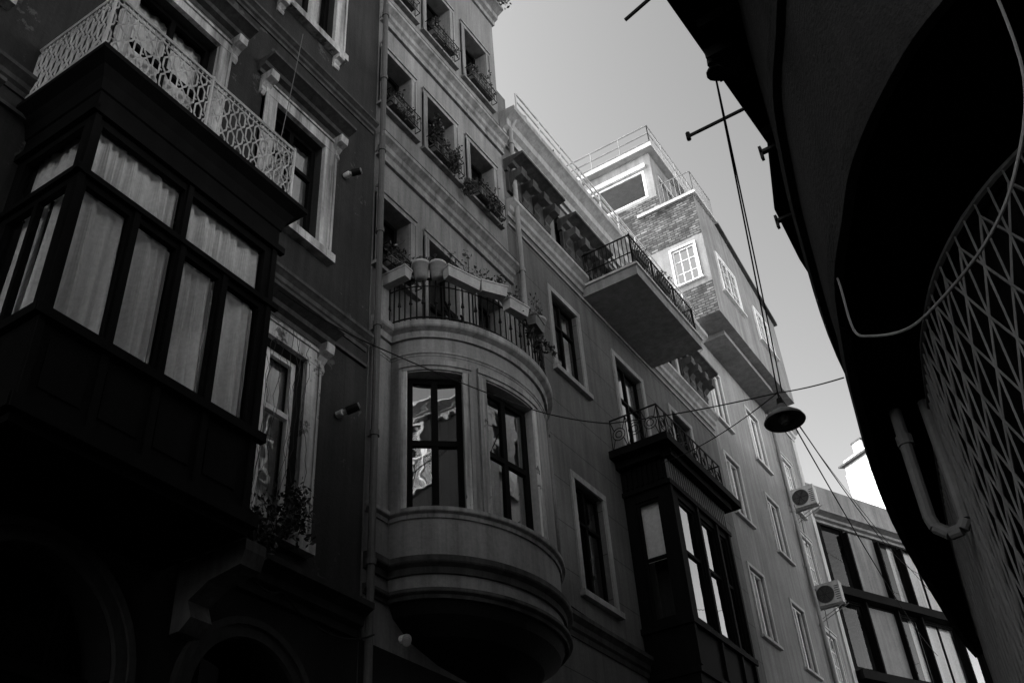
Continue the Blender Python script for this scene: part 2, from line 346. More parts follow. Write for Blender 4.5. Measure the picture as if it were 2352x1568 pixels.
# ============================================================ pipes
def pipe(name,x,y,z0,z1,r=.055,mat=None,elbow=None):
    m=M(); mat=mat or M_pipe
    m.tube((x,y,z0),(x,y,z1),r,mat,10)
    z=z0+1.3
    while z<z1:
        m.tube((x,y,z),(x,y,z+.09),r+.018,mat,10); m.tube((x-.13,y,z+.04),(x,y,z+.04),.015,mat); z+=1.95
    if elbow: m.path([V(p) for p in elbow],r,mat,8)
    return m.build(name)
pipe("drainpipe",-7.88,9.42,.2,25,.055)
pipe("drainpipe",-7.86,14.0,8.4,20.0,.055,M_metal,[(-7.86,14.0,20.0),(-7.7,14.05,20.3),(-7.6,14.3,20.5)])
pipe("drainpipe",-7.9,30.95,2,20.9,.06,M_metal)
# ============================================================ BUILDING 2
b2=top("stucco_house_with_bow_bay")
w=M(); t=M(); fr_=M(); g=M()
ops=[]
for (a,b) in ((9.56,10.36),(10.9,11.8),(12.4,13.3)):
    ops.append((a,b,16.5,18.15)); ops.append((a,b,20.2,22.15 if b>10.4 else 22.15))
ops+=[(9.56,10.36,12.6,14.2),(10.9,11.8,11.5,14.2),(12.4,13.3,11.5,14.2)]
ops+=[(10.2,11.2,2.5,5.6),(11.9,13.1,.2,5.6)]
wall(w,FL,9.37,13.75,6.4,24.2,[o for o in ops if o[2]>6],P_b2,.38)
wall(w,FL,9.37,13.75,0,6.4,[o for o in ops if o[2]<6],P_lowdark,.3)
shell(w,-16,F,9.37,13.75,0,24.2,P_b2)
for o in ops:
    window(fr_,g,FL,o,rec=.34,cols=2 if o[2]<6 else 1,tr=.6,fw=.07,cur=None)
    if o[2]>6:
        surround(t,FL,o,.15,.035,P_b2t,.07 if o[2]!=11.5 else 0)
cornice(t,FL,9.38,13.8,15.62,.42,.2,P_b2t); cornice(t,FL,9.38,13.8,19.5,.42,.2,P_b2t); cornice(t,FL,9.38,13.8,24.3,.5,.35,P_b2t)
t.fb(FL,9.38,13.78,15.1,15.16,-.02,.06,P_b2t); t.fb(FL,9.38,13.78,18.98,19.04,-.02,.06,P_b2t)
for z in (15.63,19.51): t.fb(FL,9.39,13.79,z,z+.02,.05,.2,P_b3d)
CY,A_,B_=11.75,1.84,1.24
def E(ph,off=0,sx=1):
    ph=math.radians(ph); p=V((F+B_*sx*math.sin(ph),CY-A_*sx*math.cos(ph))); n=V((math.sin(ph)/B_,-math.cos(ph)/A_)).normalized(); return p+n*off,n
phs=[i*3 for i in range(61)]
W1=(13,47); W2=(61,97); W3=(133,167); zb,zt=8.32,10.62
def arcwall(z0,z1,ph0,ph1,mat,off=0):
    k=max(1,int((ph1-ph0)/2)); 
    for i in range(k):
        a=E(ph0+(ph1-ph0)*i/k,off)[0]; b=E(ph0+(ph1-ph0)*(i+1)/k,off)[0]
        w.face([V((a.x,a.y,z0)),V((b.x,b.y,z0)),V((b.x,b.y,z1)),V((a.x,a.y,z1))],mat)
arcwall(7.05,zb,0,180,P_b2); arcwall(zt,11.3,0,180,P_b2)
for a,b in ((0,13),(47,61),(97,133),(167,180)): arcwall(zb,zt,a,b,P_b2)
for k,(a,b) in enumerate((W1,W2,W3)):
    pa,na=E(a); pb,nb=E(b); U=(pb-pa); L=U.length; U.normalize(); n=V((U.y,-U.x))
    if n.dot(na)<0: n=-n
    fr=Fr((pa.x-n.x*.1,pa.y-n.y*.1,0),(U.x,U.y,0),(n.x,n.y,0))
    o=(0,L,zb,zt)
    for (pp,u) in ((pa,0),(pb,L)):
        w.face([V((pp.x,pp.y,zb)),V((pp.x,pp.y,zt)),fr.p(u,zt,-.14),fr.p(u,zb,-.14)],P_b2)
    arc=[E(a+(b-a)*i/8)[0] for i in range(9)]
    for z in (zb,zt): w.face([V((q.x,q.y,z)) for q in arc]+[fr.p(L,z,-.14),fr.p(0,z,-.14)],P_b2)
    window(fr_,g,fr,o,rec=.1,fw=.09,cols=2,tr=.5,gl=M_glassb,room=(.05,.7))
    for (d,w0,w1) in ((.03,0,5),(.055,3.2,5)):
        for s_,e in ((a,-1),(b,1)):
            lo_,hi_=sorted((s_+e*w0,s_+e*w1))
            pth=[E(lo_+(hi_-lo_)*i/3) for i in range(4)]
            t.sweep([p for p,_ in pth],[n_ for _,n_ in pth],[(0,zb),(d,zb),(d,zt+.02),(0,zt+.02)],T_white1 if d<.05 else P_b2t)
        pth=[E(a-5+(b-a+10)*i/14) for i in range(15)]
        t.sweep([p for p,_ in pth],[n_ for _,n_ in pth],[(0,zt+.02+w0*.02),(d,zt+.02+w0*.02),(d,zt+.18),(0,zt+.18)],P_b2t)
path=[E(p)[0] for p in phs]; nr=[E(p)[1] for p in phs]
path=[V((F,9.4)),V((F,9.88))]+path+[V((F,13.62)),V((F,13.74))]; nr=[V((1,0)),V((1,-.6))]+nr+[V((1,.6)),V((1,0))]
def ledge(z,h,d,mat): t.sweep(path,nr,[(-.01,z-h),(d*.3,z-h),(d*.4,z-h*.6),(d*.9,z-h*.45),(d,z-h*.35),(d,z),(-.01,z+.02)],mat)
ledge(8.3,.14,.09,P_b2t); ledge(7.56,.22,.14,P_b3d); ledge(11.5,.26,.16,P_b2t); ledge(10.98,.07,.035,P_b2t); ledge(7.12,.12,.1,P_b3d)
w.face([V((E(p,.1)[0].x,E(p,.1)[0].y,11.45)) for p in phs],P_b2)
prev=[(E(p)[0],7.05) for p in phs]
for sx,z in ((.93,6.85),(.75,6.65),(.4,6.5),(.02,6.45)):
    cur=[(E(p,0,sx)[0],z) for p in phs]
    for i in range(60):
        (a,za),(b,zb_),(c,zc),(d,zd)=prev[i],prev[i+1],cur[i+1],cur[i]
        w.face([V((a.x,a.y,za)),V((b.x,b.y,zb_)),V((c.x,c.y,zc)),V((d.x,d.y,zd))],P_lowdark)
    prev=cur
w.build("walls",b2); t.build("trim",b2); fr_.build("window_frames",b2); g.build("window_panes",b2)
r=M()
rp=[V((E(p,.06)[0].x,E(p,.06)[0].y,0)) for p in range(0,181,4)]
for z,rr in ((12.4,.022),(11.62,.014),(12.25,.01)): r.path([p+V((0,0,z)) for p in rp],rr,M_rail)
for i,p in enumerate(rp):
    r.tube(p+V((0,0,11.5)),p+V((0,0,12.4)),.013,M_rail,5)
    if i%2==0: r.tube(p+V((0,0,11.9)),p+V((0,0,12.05)),.03,M_rail,6,.005)
r.build("balcony_railing",b2)
def guard(par,fr,a,b,z0,h=.4,d=.22):
    m=M()
    for z in (z0+.03,z0+h): m.path([fr.p(a,z,.02),fr.p(a,z,d),fr.p(b,z,d),fr.p(b,z,.02)],.01,M_rail,5)
    n=int((b-a)/.1)
    for i in range(n+1):
        u=a+(b-a)*i/n; m.tube(fr.p(u,z0+.03,d),fr.p(u,z0+h,d),.007,M_rail,4)
    m.build("window_guard",par)
def flower_box(c,ang,L,h=.2,mat=None,n=260,fl=8,spread=.25,droop=.1,tall=.25):
    e=top("flower_box"); m=M(); mat=mat or M_pot; c=V(c); U=V((math.sin(ang),math.cos(ang),0)); W=V((math.cos(ang),-math.sin(ang),0)); tl=random.uniform(-.04,.04)
    def ring(l,wd,z): return [c+U*-l+W*-wd+V((0,0,z-tl)),c+U*l+W*-wd+V((0,0,z+tl)),c+U*l+W*wd+V((0,0,z+tl)),c+U*-l+W*wd+V((0,0,z-tl))]
    m.solid(ring(L/2*.94,.07,-h),ring(L/2,.095,-.03),mat); m.solid(ring(L/2+.012,.108,-.03),ring(L/2+.012,.108,0),mat); m.build("trough",e)
    f=M(); k=max(2,int(L/.22))
    for i in range(k):
        p=c+U*(L*((i+.5)/k-.5)); foliage(f,p+V((0,0,tall*.5+random.uniform(-.05,.1))),(.16,.16,tall*random.uniform(.5,1.5)),n//k,.033,5,fl//k)
        if droop: foliage(f,p+W*.12-V((0,0,droop)),(.1,.12,droop*1.5),n//k//3,.03,4)
    f.build("plants",e); return e
def pot(c,r0=.12,h=.26,n=60):
    e=top("flower_pot"); m=M(); m.lathe(c,[(0,-h),(r0*.7,-h),(r0*.95,-.05),(r0*1.1,-.05),(r0*1.1,0),(r0*.95,0),(r0*.9,-.04),(0,-.04)],M_pot,16); m.build("pot",e,True)
    f=M(); foliage(f,V(c)+V((0,0,.06)),(.1,.1,.12),n,.03,4); f.build("plant",e)
for (a,b,z) in ((9.56,10.36,16.5),(10.9,11.8,16.5),(12.4,13.3,16.5),(9.56,10.36,20.2),(10.9,11.8,20.2),(12.4,13.3,20.2),(9.56,10.36,12.6)):
    guard(b2,FL,a-.05,b+.05,z)
    flower_box(FL.p((a+b)/2,z+.22,.12),0,(b-a)*.9,.17,M_potd,340 if z<19 and a>10 else 220,12,tall=.34 if a>10 else .26,droop=.12)
f=M()
for (y,z,s) in ((10.95,17.3,.45),(11.1,16.9,.45),(11.5,16.6,.4),(12.0,16.4,.3),(12.9,16.5,.35)): foliage(f,FL.p(y,z,.22),(.14,.22,s*.8),230,.036,7,6)
f.build("trailing_plant")
for ph,L,rz,yw in ((7,.55,12.5,.15),(46,.62,12.46,-.2),(64,.5,12.46,.1),(80,.5,12.36,.0),(98,.42,12.42,-.12)):
    p,n=E(ph,.19); flower_box((p.x,p.y,rz),math.atan2(-n.y,n.x)+yw,L,.21,M_pot if ph<90 else M_potd,90,4,tall=.26,droop=0)
for ph in (23,33,108): p,n=E(ph,.12); pot((p.x,p.y,12.66),.14,.3)
for ph in (98,112): 
    p,n=E(ph,.15); f=M(); foliage(f,(p.x,p.y,12.2),(.15,.2,.3),160,.04,5,4); f.build("hanging_plant")
e=top("folding_chair"); m=M(); cx,cy=-7.2,10.75
for s_ in (0,.45):
    m.tube((cx,cy+s_,11.46),(cx-.35,cy+s_,12.45),.02,M_bwood); m.tube((cx-.4,cy+s_,11.46),(cx,cy+s_,11.95),.02,M_bwood)
for k in range(4): m.box(cx-.36+k*.09,cx-.29+k*.09,cy,cy+.45,11.9,11.92,M_bwood)
for k in range(4): m.box(cx-.30-.04*k,cx-.285-.04*k,cy,cy+.45,12.06+k*.11,12.13+k*.11,M_bwood)
m.build("frame",e)
# ============================================================ BUILDING 3
b3=top("apartment_house_with_balconies")
w=M(); t=M(); fr_=M(); g=M()
ops=[(15.4,16.55,13.95,16.05),(15.55,16.7,9.05,11.4),(18.35,19.75,13.0,16.0),(21.5,22.7,13.95,16.1),(18.2,19.9,17.35,19.3),(16.0,16.5,17.75,19.0),(21.6,22.6,17.75,19.1),(21.8,22.9,9.05,11.4),(15.5,16.6,3.5,6.5),(21.5,22.9,3.2,6.5)]
wall(w,FL,13.76,24.8,8.2,20.2,[o for o in ops if o[2]>8],P_b3,.25)
wall(w,FL,13.76,24.8,0,8.2,[o for o in ops if o[2]<8],P_b3,.25)
shell(w,-16,F,13.76,24.8,0,20.2,P_b3)
w.box(-8.5,-8.02,13.78,14.15,20.2,21.3,P_b3)
for i,o in enumerate(ops):
    window(fr_,g,FL,o,rec=.17,cols=2,tr=.66,fw=.065,cur='part' if i in (0,2,4,6) else None,gl=M_glassb if i in (2,3) else M_glass)
    if not (o[2]>17 and o[0]<20): surround(t,FL,o,.14,.04,P_b3t,.12,inner=False)
cornice(t,FL,13.78,24.8,20.45,.75,.42,P_b3t); cornice(t,FL,13.78,17.1,17.55,.45,.22,P_b3t); cornice(t,FL,20.8,24.8,17.55,.45,.22,P_b3t)
t.fb(FL,13.78,24.8,19.4,19.5,-.02,.06,P_b3t); t.fb(FL,13.78,24.8,16.85,16.92,-.02,.04,P_b3t)
cornice(t,FL,13.78,24.8,8.45,.4,.16,P_b3d)
for c in (14.75,17.15,23.7):
    a,b=c-.95,c+.95
    cornice(t,FL,a,b,18.85,.34,.52,P_b3d); t.fb(FL,a+.06,b-.06,17.9,18.5,-.02,.07,P_b3d)
    for k in range(4):
        u=a+.12+k*(b-a-.46)/3; console(t,FL,u,u+.22,18.505,.6,.4,P_b3d)
w.box(F-.01,-6.55,17.1,20.75,17.0,17.28,P_b4); t.box(-8.01,-6.5,17.05,20.8,17.281,17.34,P_b4t)
OX=-6.95; FO=Fr((OX,0,0),(0,1,0),(1,0,0)); FOS=Fr((0,17.8,0),(1,0,0),(0,-1,0)); FOE=Fr((0,20.95,0),(1,0,0),(0,1,0))
lo=[(18.2,19.05,9.1,11.75),(19.25,20.1,9.1,11.75),(20.28,20.75,9.1,11.75)]; so=[(-7.75,-7.2,9.1,11.7)]
wall(w,FO,17.8,20.95,6.9,12.65,lo,M_bwood,.12); wall(w,FOS,-8,OX,6.9,12.65,so,M_bwood,.12); wall(w,FOE,-8,OX,6.9,12.65,[],M_bwood)
w.face([V((-8,17.8,6.9)),V((OX,17.8,6.9)),V((OX,20.95,6.9)),V((-8,20.95,6.9))],M_bwood)
for o in lo: window(fr_,g,FO,o,rec=.1,cols=1,tr=.55,fw=.07,gl=M_glassb,room=(.05,.8))
for o in so: window(fr_,g,FOS,o,rec=.1,cols=1,tr=.5,fw=.06,blind=.5,room=(.02,.5))
t.box(-8.01,-6.62,17.35,21.35,12.68,12.86,M_bwood)
for z,h,d in ((12.6,.16,.2),(11.95,.1,.07),(8.95,.12,.08),(8.0,.1,.06),(7.0,.2,.1)):
    t.fb(FO,17.74,21.0,z-h/2,z+h/2,-.01,d,M_bwood); t.fb(FOS,-8,OX,z-h/2,z+h/2,-.01,d,M_bwood)
for k in range(26): t.fb(FO,17.82+k*.12,17.87+k*.12,12.05,12.5,-.01,.05,M_potd)
for k in range(8): t.fb(FOS,-7.9+k*.12,-7.85+k*.12,12.05,12.5,-.01,.05,M_bwood)
for u in (17.8,19.1,20.13,20.85): t.fb(FO,u,u+.1,8.1,11.9,-.01,.05,M_bwood)
w.build("walls",b3); t.build("trim",b3); fr_.build("window_frames",b3); g.build("window_panes",b3)
def rail(par,name,pts,z0,z1,mat,sp=.11,r0=.011,rt=.02,mid=(),posts=0):
    m=M(); pts=[V(p+(0,)) for p in pts]
    for z in [z0,z1]+list(mid): m.path([p+V((0,0,z)) for p in pts],rt if z==z1 else r0*1.2,mat,6)
    for a,b in zip(pts[:-1],pts[1:]):
        L=(b-a).length; n=max(1,round(L/sp))
        for i in range(n+1):
            p=a+(b-a)*i/n; m.tube(p+V((0,0,z0-.06)),p+V((0,0,z1)),r0,mat,5)
        if posts:
            n=max(1,round(L/posts))
            for i in range(n+1):
                p=a+(b-a)*i/n; m.tube(p+V((0,0,z0-.1)),p+V((0,0,z1+.03)),rt*1.2,mat,6)
    return m.build(name,par)
rail(b3,"slab_balcony_railing",[(-8,17.15),(-6.62,17.15),(-6.62,20.7),(-8,20.7)],17.42,18.3,M_rail,.11,.013,mid=(17.75,),posts=1.2)
rail(b3,"roof_railing",[(-7.75,14.2),(-7.75,24.7)],20.6,21.4,M_railw,1.05,.022,.028,mid=(20.85,21.12))
rail(b3,"oriel_balcony_railing",[(-8,17.6),(-6.85,17.6),(-6.85,21.0),(-8,21.0)],12.95,13.75,M_rail,.38,.014)
m=M()
def rings(fr,a,b,z0,z1):
    n=int((b-a)/.38); s=(b-a)/n
    for i in range(n):
        c=fr.p(a+s*(i+.5),(z0+z1)/2,0)
        for R_ in (.15,.08):
            m.path([c+fr.U*R_*math.cos(k*.5236)+V((0,0,R_*math.sin(k*.5236))) for k in range(13)],.011,M_rail,4)
        for sx in(-1,1):
            for sz in(-1,1): m.tube(c+fr.U*sx*.1+V((0,0,sz*.1)),c+fr.U*sx*s*.5+V((0,0,sz*(z1-z0)/2)),.011,M_rail,4)
rings(Fr((-6.85,0,0),(0,1,0),(1,0,0)),17.6,21.0,12.95,13.75); rings(Fr((0,17.6,0),(1,0,0),(0,-1,0)),-8,-6.85,12.95,13.75)
m.build("oriel_balcony_ornament",b3)
for (x,y,z) in ((-6.75,18.0,18.25),(-6.75,19.2,18.25)): flower_box((x,y,z),0,.6,.18,M_potd,100,3,tall=.18,droop=0)
f=M()
for i in range(7): foliage(f,(-7.9,14.6+i*.7,20.75),(.15,.3,.2),60,.05,4)
f.build("rooftop_plants")
# ============================================================ BUILDING 4
b4=top("pale_apartment_block")
w=M(); t=M(); fr_=M(); g=M()
ops=[]
for z0,z1 in ((17.85,19.8),(14.65,16.55),(11.1,13.05),(7.6,9.6),(4.0,6.0)):
    for a in (25.25,28.45): ops.append((a,a+1.05,z0,z1))
wall(w,FL,24.81,30.9,0,20.9,ops,P_b4,.22)
shell(w,-16,F,24.81,30.9,0,20.9,P_b4)
for i,o in enumerate(ops): window(fr_,g,FL,o,rec=.12,cols=2,tr=None,fw=.06,fm=M_white,cur='full' if i in(1,4,7) else 'part',gl=M_glass); surround(t,FL,o,.1,.035,P_b4t,.08,inner=False)
BXX=-6.95; Y0=24.5; FX=Fr((BXX,0,0),(0,1,0),(1,0,0)); FY=Fr((0,Y0,0),(1,0,0),(0,-1,0))
fo=[(25.5,27.0,22.3,23.9),(28.6,29.9,22.2,23.6)]
wall(w,FX,Y0,31.0,20.9,24.4,fo,P_b4,.08)
w.face([V((BXX,Y0,24.4)),V((BXX,31,24.4)),V((BXX,26.3,25.9)),V((BXX,Y0,25.9))],P_b4)
sw=[(-8.1,-7.3,22.4,23.9)]
wall(w,FY,-9.2,BXX,22.15,24.15,sw,P_b4,.12)
wall(w,FY,-16,-9.2,20.2,24.15,[],M_brick); wall(w,FY,-9.2,BXX,20.9,22.15,[],M_brick); wall(w,FY,-9.2,-8,20.2,20.9,[],M_brick)
wall(w,FY,-16,BXX,24.15,25.9,[],M_brick)
wall(w,FY,-16,-8.15,25.9,26.6,[],M_brick)
w.face([V((-8,Y0,20.9)),V((BXX,Y0,20.9)),V((BXX,31,20.9)),V((-8,31,20.9))],P_b4)
w.face([V((-16,31,20.9)),V((BXX,31,20.9)),V((BXX,31,24.4)),V((-16,31,24.4))],P_b4)
w.face([V((-16,26.3,25.9)),V((BXX,26.3,25.9)),V((BXX,31,24.4)),V((-16,31,24.4))],M_tile)
w.face([V((-16,Y0,25.9)),V((BXX,Y0,25.9)),V((BXX,26.3,25.9)),V((-16,26.3,25.9))],P_b4)
t.box(-7.0,BXX+.12,Y0-.1,26.3,25.9,26.02,P_b4t); t.box(-9,-7.001,Y0-.1,Y0,25.9,26.02,P_b4t)
t.solid([V((BXX-.1,26.3,25.9)),V((BXX+.12,26.3,25.9)),V((BXX+.12,31.1,24.38)),V((BXX-.1,31.1,24.38))],[V((BXX-.1,26.3,26.02)),V((BXX+.12,26.3,26.02)),V((BXX+.12,31.1,24.5)),V((BXX-.1,31.1,24.5))],M_tile)
w.box(-8.0,-7.25,25.5,29.6,20.72,20.9,P_b4)
for o in fo: window(fr_,g,FX,o,rec=.02,cols=2,tr=None,grid=(4,3),fw=.08,fm=M_white,gl=M_glass,cur=None,room=(.02,.5)); surround(t,FX,o,.1,.05,M_white,.05,inner=False)
for o in sw: window(fr_,g,FY,o,rec=.1,cols=1,tr=None,grid=(3,3),fw=.06,fm=M_white,gl=M_glassb,room=(.02,.5)); surround(t,FY,o,.07,.03,M_white,.05,inner=False)
PX=-8.2; FPY=Fr((0,Y0+.02,0),(1,0,0),(0,-1,0)); FPX=Fr((PX,0,0),(0,1,0),(1,0,0))
po=[(-10.9,-8.5,26.75,28.1)]; po2=[(25.1,26.6,26.7,28.2),(27.0,28.4,26.7,28.2)]
wall(w,FPY,-11.3,PX,26.6,28.8,po,P_b4,.12); wall(w,FPX,Y0+.02,28.8,25.9,28.8,po2,P_b4,.12)
w.face([V((-11.3,Y0,25.9)),V((-11.3,28.8,25.9)),V((-11.3,28.8,28.8)),V((-11.3,Y0,28.8))],P_b4); w.face([V((-11.3,28.8,25.9)),V((PX,28.8,25.9)),V((PX,28.8,28.8)),V((-11.3,28.8,28.8))],P_b4)
t.box(-11.55,PX+.25,Y0-.25,29.0,28.8,29.0,P_b4t)
t.fb(FPY,-11.0,-8.4,28.12,28.3,-.01,.1,M_white)
for o in po: window(fr_,g,FPY,o,rec=.08,cols=1,tr=None,fw=.1,fm=M_white,gl=M_glass,room=(.02,1.5))
for o in po2: window(fr_,g,FPX,o,rec=.08,cols=1,tr=None,fw=.07,fm=M_white,gl=M_glassb,room=(.02,.6))
w.build("walls",b4); t.build("trim",b4); fr_.build("window_frames",b4); g.build("window_panes",b4)
rail(b4,"penthouse_railing",[(-11.5,28.9),(-11.5,Y0-.2),(PX+.2,Y0-.2),(PX+.2,28.9)],29.1,29.9,M_metal,1.1,.022,.03,mid=(29.5,))
rail(b4,"terrace_railing",[(-8.1,Y0),(BXX+.05,Y0),(BXX+.05,26.2)],26.1,27.0,M_metal,.16,.01,.018)
# ============================================================ BUILDING 5
b5=top("narrow_apartment_house")
w=M(); t=M(); fr_=M(); g=M(); F5=Fr((-8.05,0,0),(0,1,0),(1,0,0))
ops=[(31.4,32.5,17.5,19.4),(31.4,32.5,14.5,16.4),(31.4,32.5,11.2,13.1),(31.4,32.5,7.9,9.9),(31.4,32.5,4.6,6.6)]
wall(w,F5,30.9,34.0,0,21.5,ops,P_b4,.2); shell(w,-16,-8.05,30.9,34.0,0,21.5,P_b4)
for o in ops: window(fr_,g,F5,o,rec=.08,cols=2,tr=None,grid=(4,4),fw=.06,fm=M_white,cur='full'); surround(t,F5,o,.16,.06,P_b4t,.12)
cornice(t,F5,31.0,34.05,21.6,.4,.3,P_b4t); t.fb(F5,33.6,34.0,0,21.1,-.02,.06,P_b4t)
w.build("walls",b5); t.build("trim",b5); fr_.build("window_frames",b5); g.build("window_panes",b5)
for (y,z) in ((31.45,17.3),(31.45,13.85),(29.9,10.0)):
    e=top("air_conditioner"); m=M(); x0,x1=-8.0,-7.2; y1=y+.33
    m.box(x0,x1,y,y1,z,z+.68,P_b4t); m.box(x0-.01,x1+.01,y-.01,y1+.01,z+.681,z+.70,P_b4t)
    c=V((x0+.32,y-.012,z+.34)); m.lathe(c,[(.27,-.011),(.29,0),(.29,.01),(.26,.01),(.26,-.008),(.0,-.008)],M_pipe,24,axis=(0,-1,0))
    for R_ in (.06,.11,.16,.21,.25): m.path([c+V((R_*math.cos(k*.349),-.012,R_*math.sin(k*.349))) for k in range(19)],.005,M_rail,4)
    for k in range(6): a=k*1.047; m.tube(c+V((0,-.012,0)),c+V((.26*math.cos(a),-.012,.26*math.sin(a))),.006,M_rail,4)
    for k in range(7): m.box(x1-.17,x1-.03,y-.008,y,z+.1+k*.07,z+.12+k*.07,M_rail)
    for yy in (y+.06,y1-.06):
        m.tube((-8.05,yy,z-.02),(x1,yy,z-.02),.018,M_metal,5); m.tube((-8.05,yy,z-.4),(x1+.1,yy,z-.02),.014,M_metal,5)
    m.path([V((x0+.1,y1,z+.1)),V((x0+.05,y1+.15,z-.1)),V((-8.0,y1+.15,z-1.2))],.015,M_wirel,5); m.build("outdoor_unit",e)
# ============================================================ BUILDING 6 glass fronted
b6=top("glass_fronted_building")
w=M(); t=M(); fr_=M(); g=M(); n6=V((.916,-.4,0)); U6=V((.4,.916,0)); F6=Fr((-8.1,34.05,0),U6,n6)
ops=[]; cols6=[(.35,1.5),(1.6,3.2),(3.35,4.5),(4.6,6.6),(6.75,7.9),(8.0,9.8),(9.95,11.2)]
for z0 in (15.6,12.7,9.8,6.9,4.0): 
    for a,b in cols6: ops.append((a,b,z0,z0+2.35))
wall(w,F6,0,12,0,18.2,ops,M_bwood,.15)
w.face([F6.p(0,0,-8),F6.p(12,0,-8),F6.p(12,18.2,-8),F6.p(0,18.2,-8)],P_b4); w.face([F6.p(0,0,0),F6.p(0,0,-8),F6.p(0,18.2,-8),F6.p(0,18.2,0)],P_b4); w.face([F6.p(12,0,0),F6.p(12,0,-8),F6.p(12,18.2,-8),F6.p(12,18.2,0)],P_b4); w.face([F6.p(0,18.2,0),F6.p(0,18.2,-8),F6.p(12,18.2,-8),F6.p(12,18.2,0)],P_b4)
t.fb(F6,-.1,12,18.22,19.4,-.35,.18,P_b4); cornice(t,F6,-.1,12,18.22,.3,.5,P_b4)
for z in (15.25,12.35,9.45,6.55): t.fb(F6,.1,12,z-.14,z+.16,-.02,.35,M_bwood)
for a,b in cols6: t.fb(F6,b+.01,b+.08,4,17.8,-.02,.16,M_bwood)
for i,o in enumerate(ops):
    if i%7==1 and i<14 or i in(17,): t.fb(F6,o[0],o[1],o[2],o[3],-.1,-.04,M_panel)
    else: window(fr_,g,F6,o,rec=.1,cols=2 if i%7 in(3,5) else 1,tr=None,fw=.05,gl=M_glassb if i%7 in(4,) else M_glass,cur='full' if i%7 in(3,6) else 'part' if i%7==2 else None)
w.build("walls",b6); t.build("trim",b6); fr_.build("window_frames",b6); g.build("window_panes",b6)
# ============================================================ white house far
b7=top("white_rooftop_house"); w=M()
F7=Fr((-9.6,50,0),(.87,-.5,0),(-.5,-.87,0))
w.solid([F7.p(.0,0,-.02),F7.p(6,0,-.02),F7.p(6,0,-6),F7.p(0,0,-6)],[F7.p(.0,27.5,-.02),F7.p(6,26.6,-.02),F7.p(6,26.6,-6),F7.p(0,27.5,-6)],M_white)
w.solid([F7.p(-.1,27.9,.3),F7.p(2.2,27.9,.3),F7.p(2.2,28.7,-3),F7.p(-.1,28.7,-3)],[F7.p(-.1,28.0,.3),F7.p(2.2,28.0,.3),F7.p(2.2,28.8,-3),F7.p(-.1,28.8,-3)],M_tile)
w.fb(F7,.1,2.0,27.3,28.3,-3,0,M_white); w.fb(F7,.3,.9,28.3,29.4,-1.4,-.8,M_white); w.fb(F7,.25,.95,29.4,29.5,-1.45,-.75,M_tile)
w.build("walls_and_roof",b7)
# ============================================================ RIGHT BUILDING (overhanging, rounded corner)
def cr(pts,k=6):
    out=[]; P=[V(p) for p in pts]
    for i in range(len(P)-1):
        a=P[max(0,i-1)];b=P[i];c=P[i+1];d=P[min(len(P)-1,i+2)]
        for j in range(k):
            s=j/k; out.append(.5*((2*b)+(c-a)*s+(2*a-5*b+4*c-d)*s*s+(3*b-a-3*c+d)*s**3))
    out.append(P[-1]); return out
outer=cr([(4,2.95),(2.6,3.0),(1.2,3.15),(.37,3.6),(0,3.94),(-.3,4.35),(-.48,4.74),(-.68,5.2),(-.83,5.76),(-1.05,6.8),(-1.37,8.8),(-1.58,11.9),(-1.6,13)])
inner=cr([(4,4.1),(2.6,4.15),(1.4,4.3),(.48,4.76),(0,5.28),(-.29,5.9),(-.47,6.6),(-.94,9.2),(-1.3,11.8),(-1.46,13)])
br=top("overhanging_corner_building"); w=M(); ZS=5.6; ZE=9.6
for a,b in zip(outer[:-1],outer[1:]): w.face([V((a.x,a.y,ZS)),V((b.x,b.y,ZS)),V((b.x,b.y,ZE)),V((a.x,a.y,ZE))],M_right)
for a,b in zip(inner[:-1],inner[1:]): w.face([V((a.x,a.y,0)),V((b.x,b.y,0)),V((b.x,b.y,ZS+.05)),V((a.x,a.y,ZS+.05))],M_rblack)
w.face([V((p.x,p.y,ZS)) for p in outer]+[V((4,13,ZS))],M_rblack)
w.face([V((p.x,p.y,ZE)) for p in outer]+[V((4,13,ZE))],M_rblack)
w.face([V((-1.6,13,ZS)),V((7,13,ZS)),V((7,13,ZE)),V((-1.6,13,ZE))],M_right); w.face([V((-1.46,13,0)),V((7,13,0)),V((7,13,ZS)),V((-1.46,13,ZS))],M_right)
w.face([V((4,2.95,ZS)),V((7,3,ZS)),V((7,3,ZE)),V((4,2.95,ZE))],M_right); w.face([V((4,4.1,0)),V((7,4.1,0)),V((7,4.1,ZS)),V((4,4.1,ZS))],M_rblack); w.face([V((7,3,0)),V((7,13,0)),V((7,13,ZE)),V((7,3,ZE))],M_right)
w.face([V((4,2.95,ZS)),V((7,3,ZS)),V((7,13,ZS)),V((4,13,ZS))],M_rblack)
w.build("walls",br)
m=M()
ev=[(-1.44,3.2),(-1.38,5.68),(-1.27,7.9),(-1.58,8.9),(-1.65,9.9),(-1.66,13.2),(7.2,13.2),(7.2,3.2)]
m.solid([V(p+(ZE,)) for p in ev],[V(p+(ZE+.22,)) for p in ev],M_rblack)
m.path([V(p+(ZE+.05,)) for p in ev[:6]],.06,M_rblack,8)
for k in range(12): y=3.6+k*.8; m.box(-1.3,-.2,y,y+.07,ZE-.12,ZE-.003,M_rblack)
for (x,y) in ((-1.43,7.85),(-1.68,8.95)):
    m.box(x,x+.22,y,y+.05,9.52,9.56,M_rail); m.box(x,x+.03,y,y+.05,9.44,9.62,M_rail)
m.build("eaves",br)
m=M()
def nrm2(pts):
    out=[]
    for i in range(len(pts)):
        t_=(pts[min(i+1,len(pts)-1)]-pts[max(i-1,0)]).normalized(); out.append(V((-t_.y,t_.x)))
    return out
no=nrm2(outer); ni=nrm2(inner)
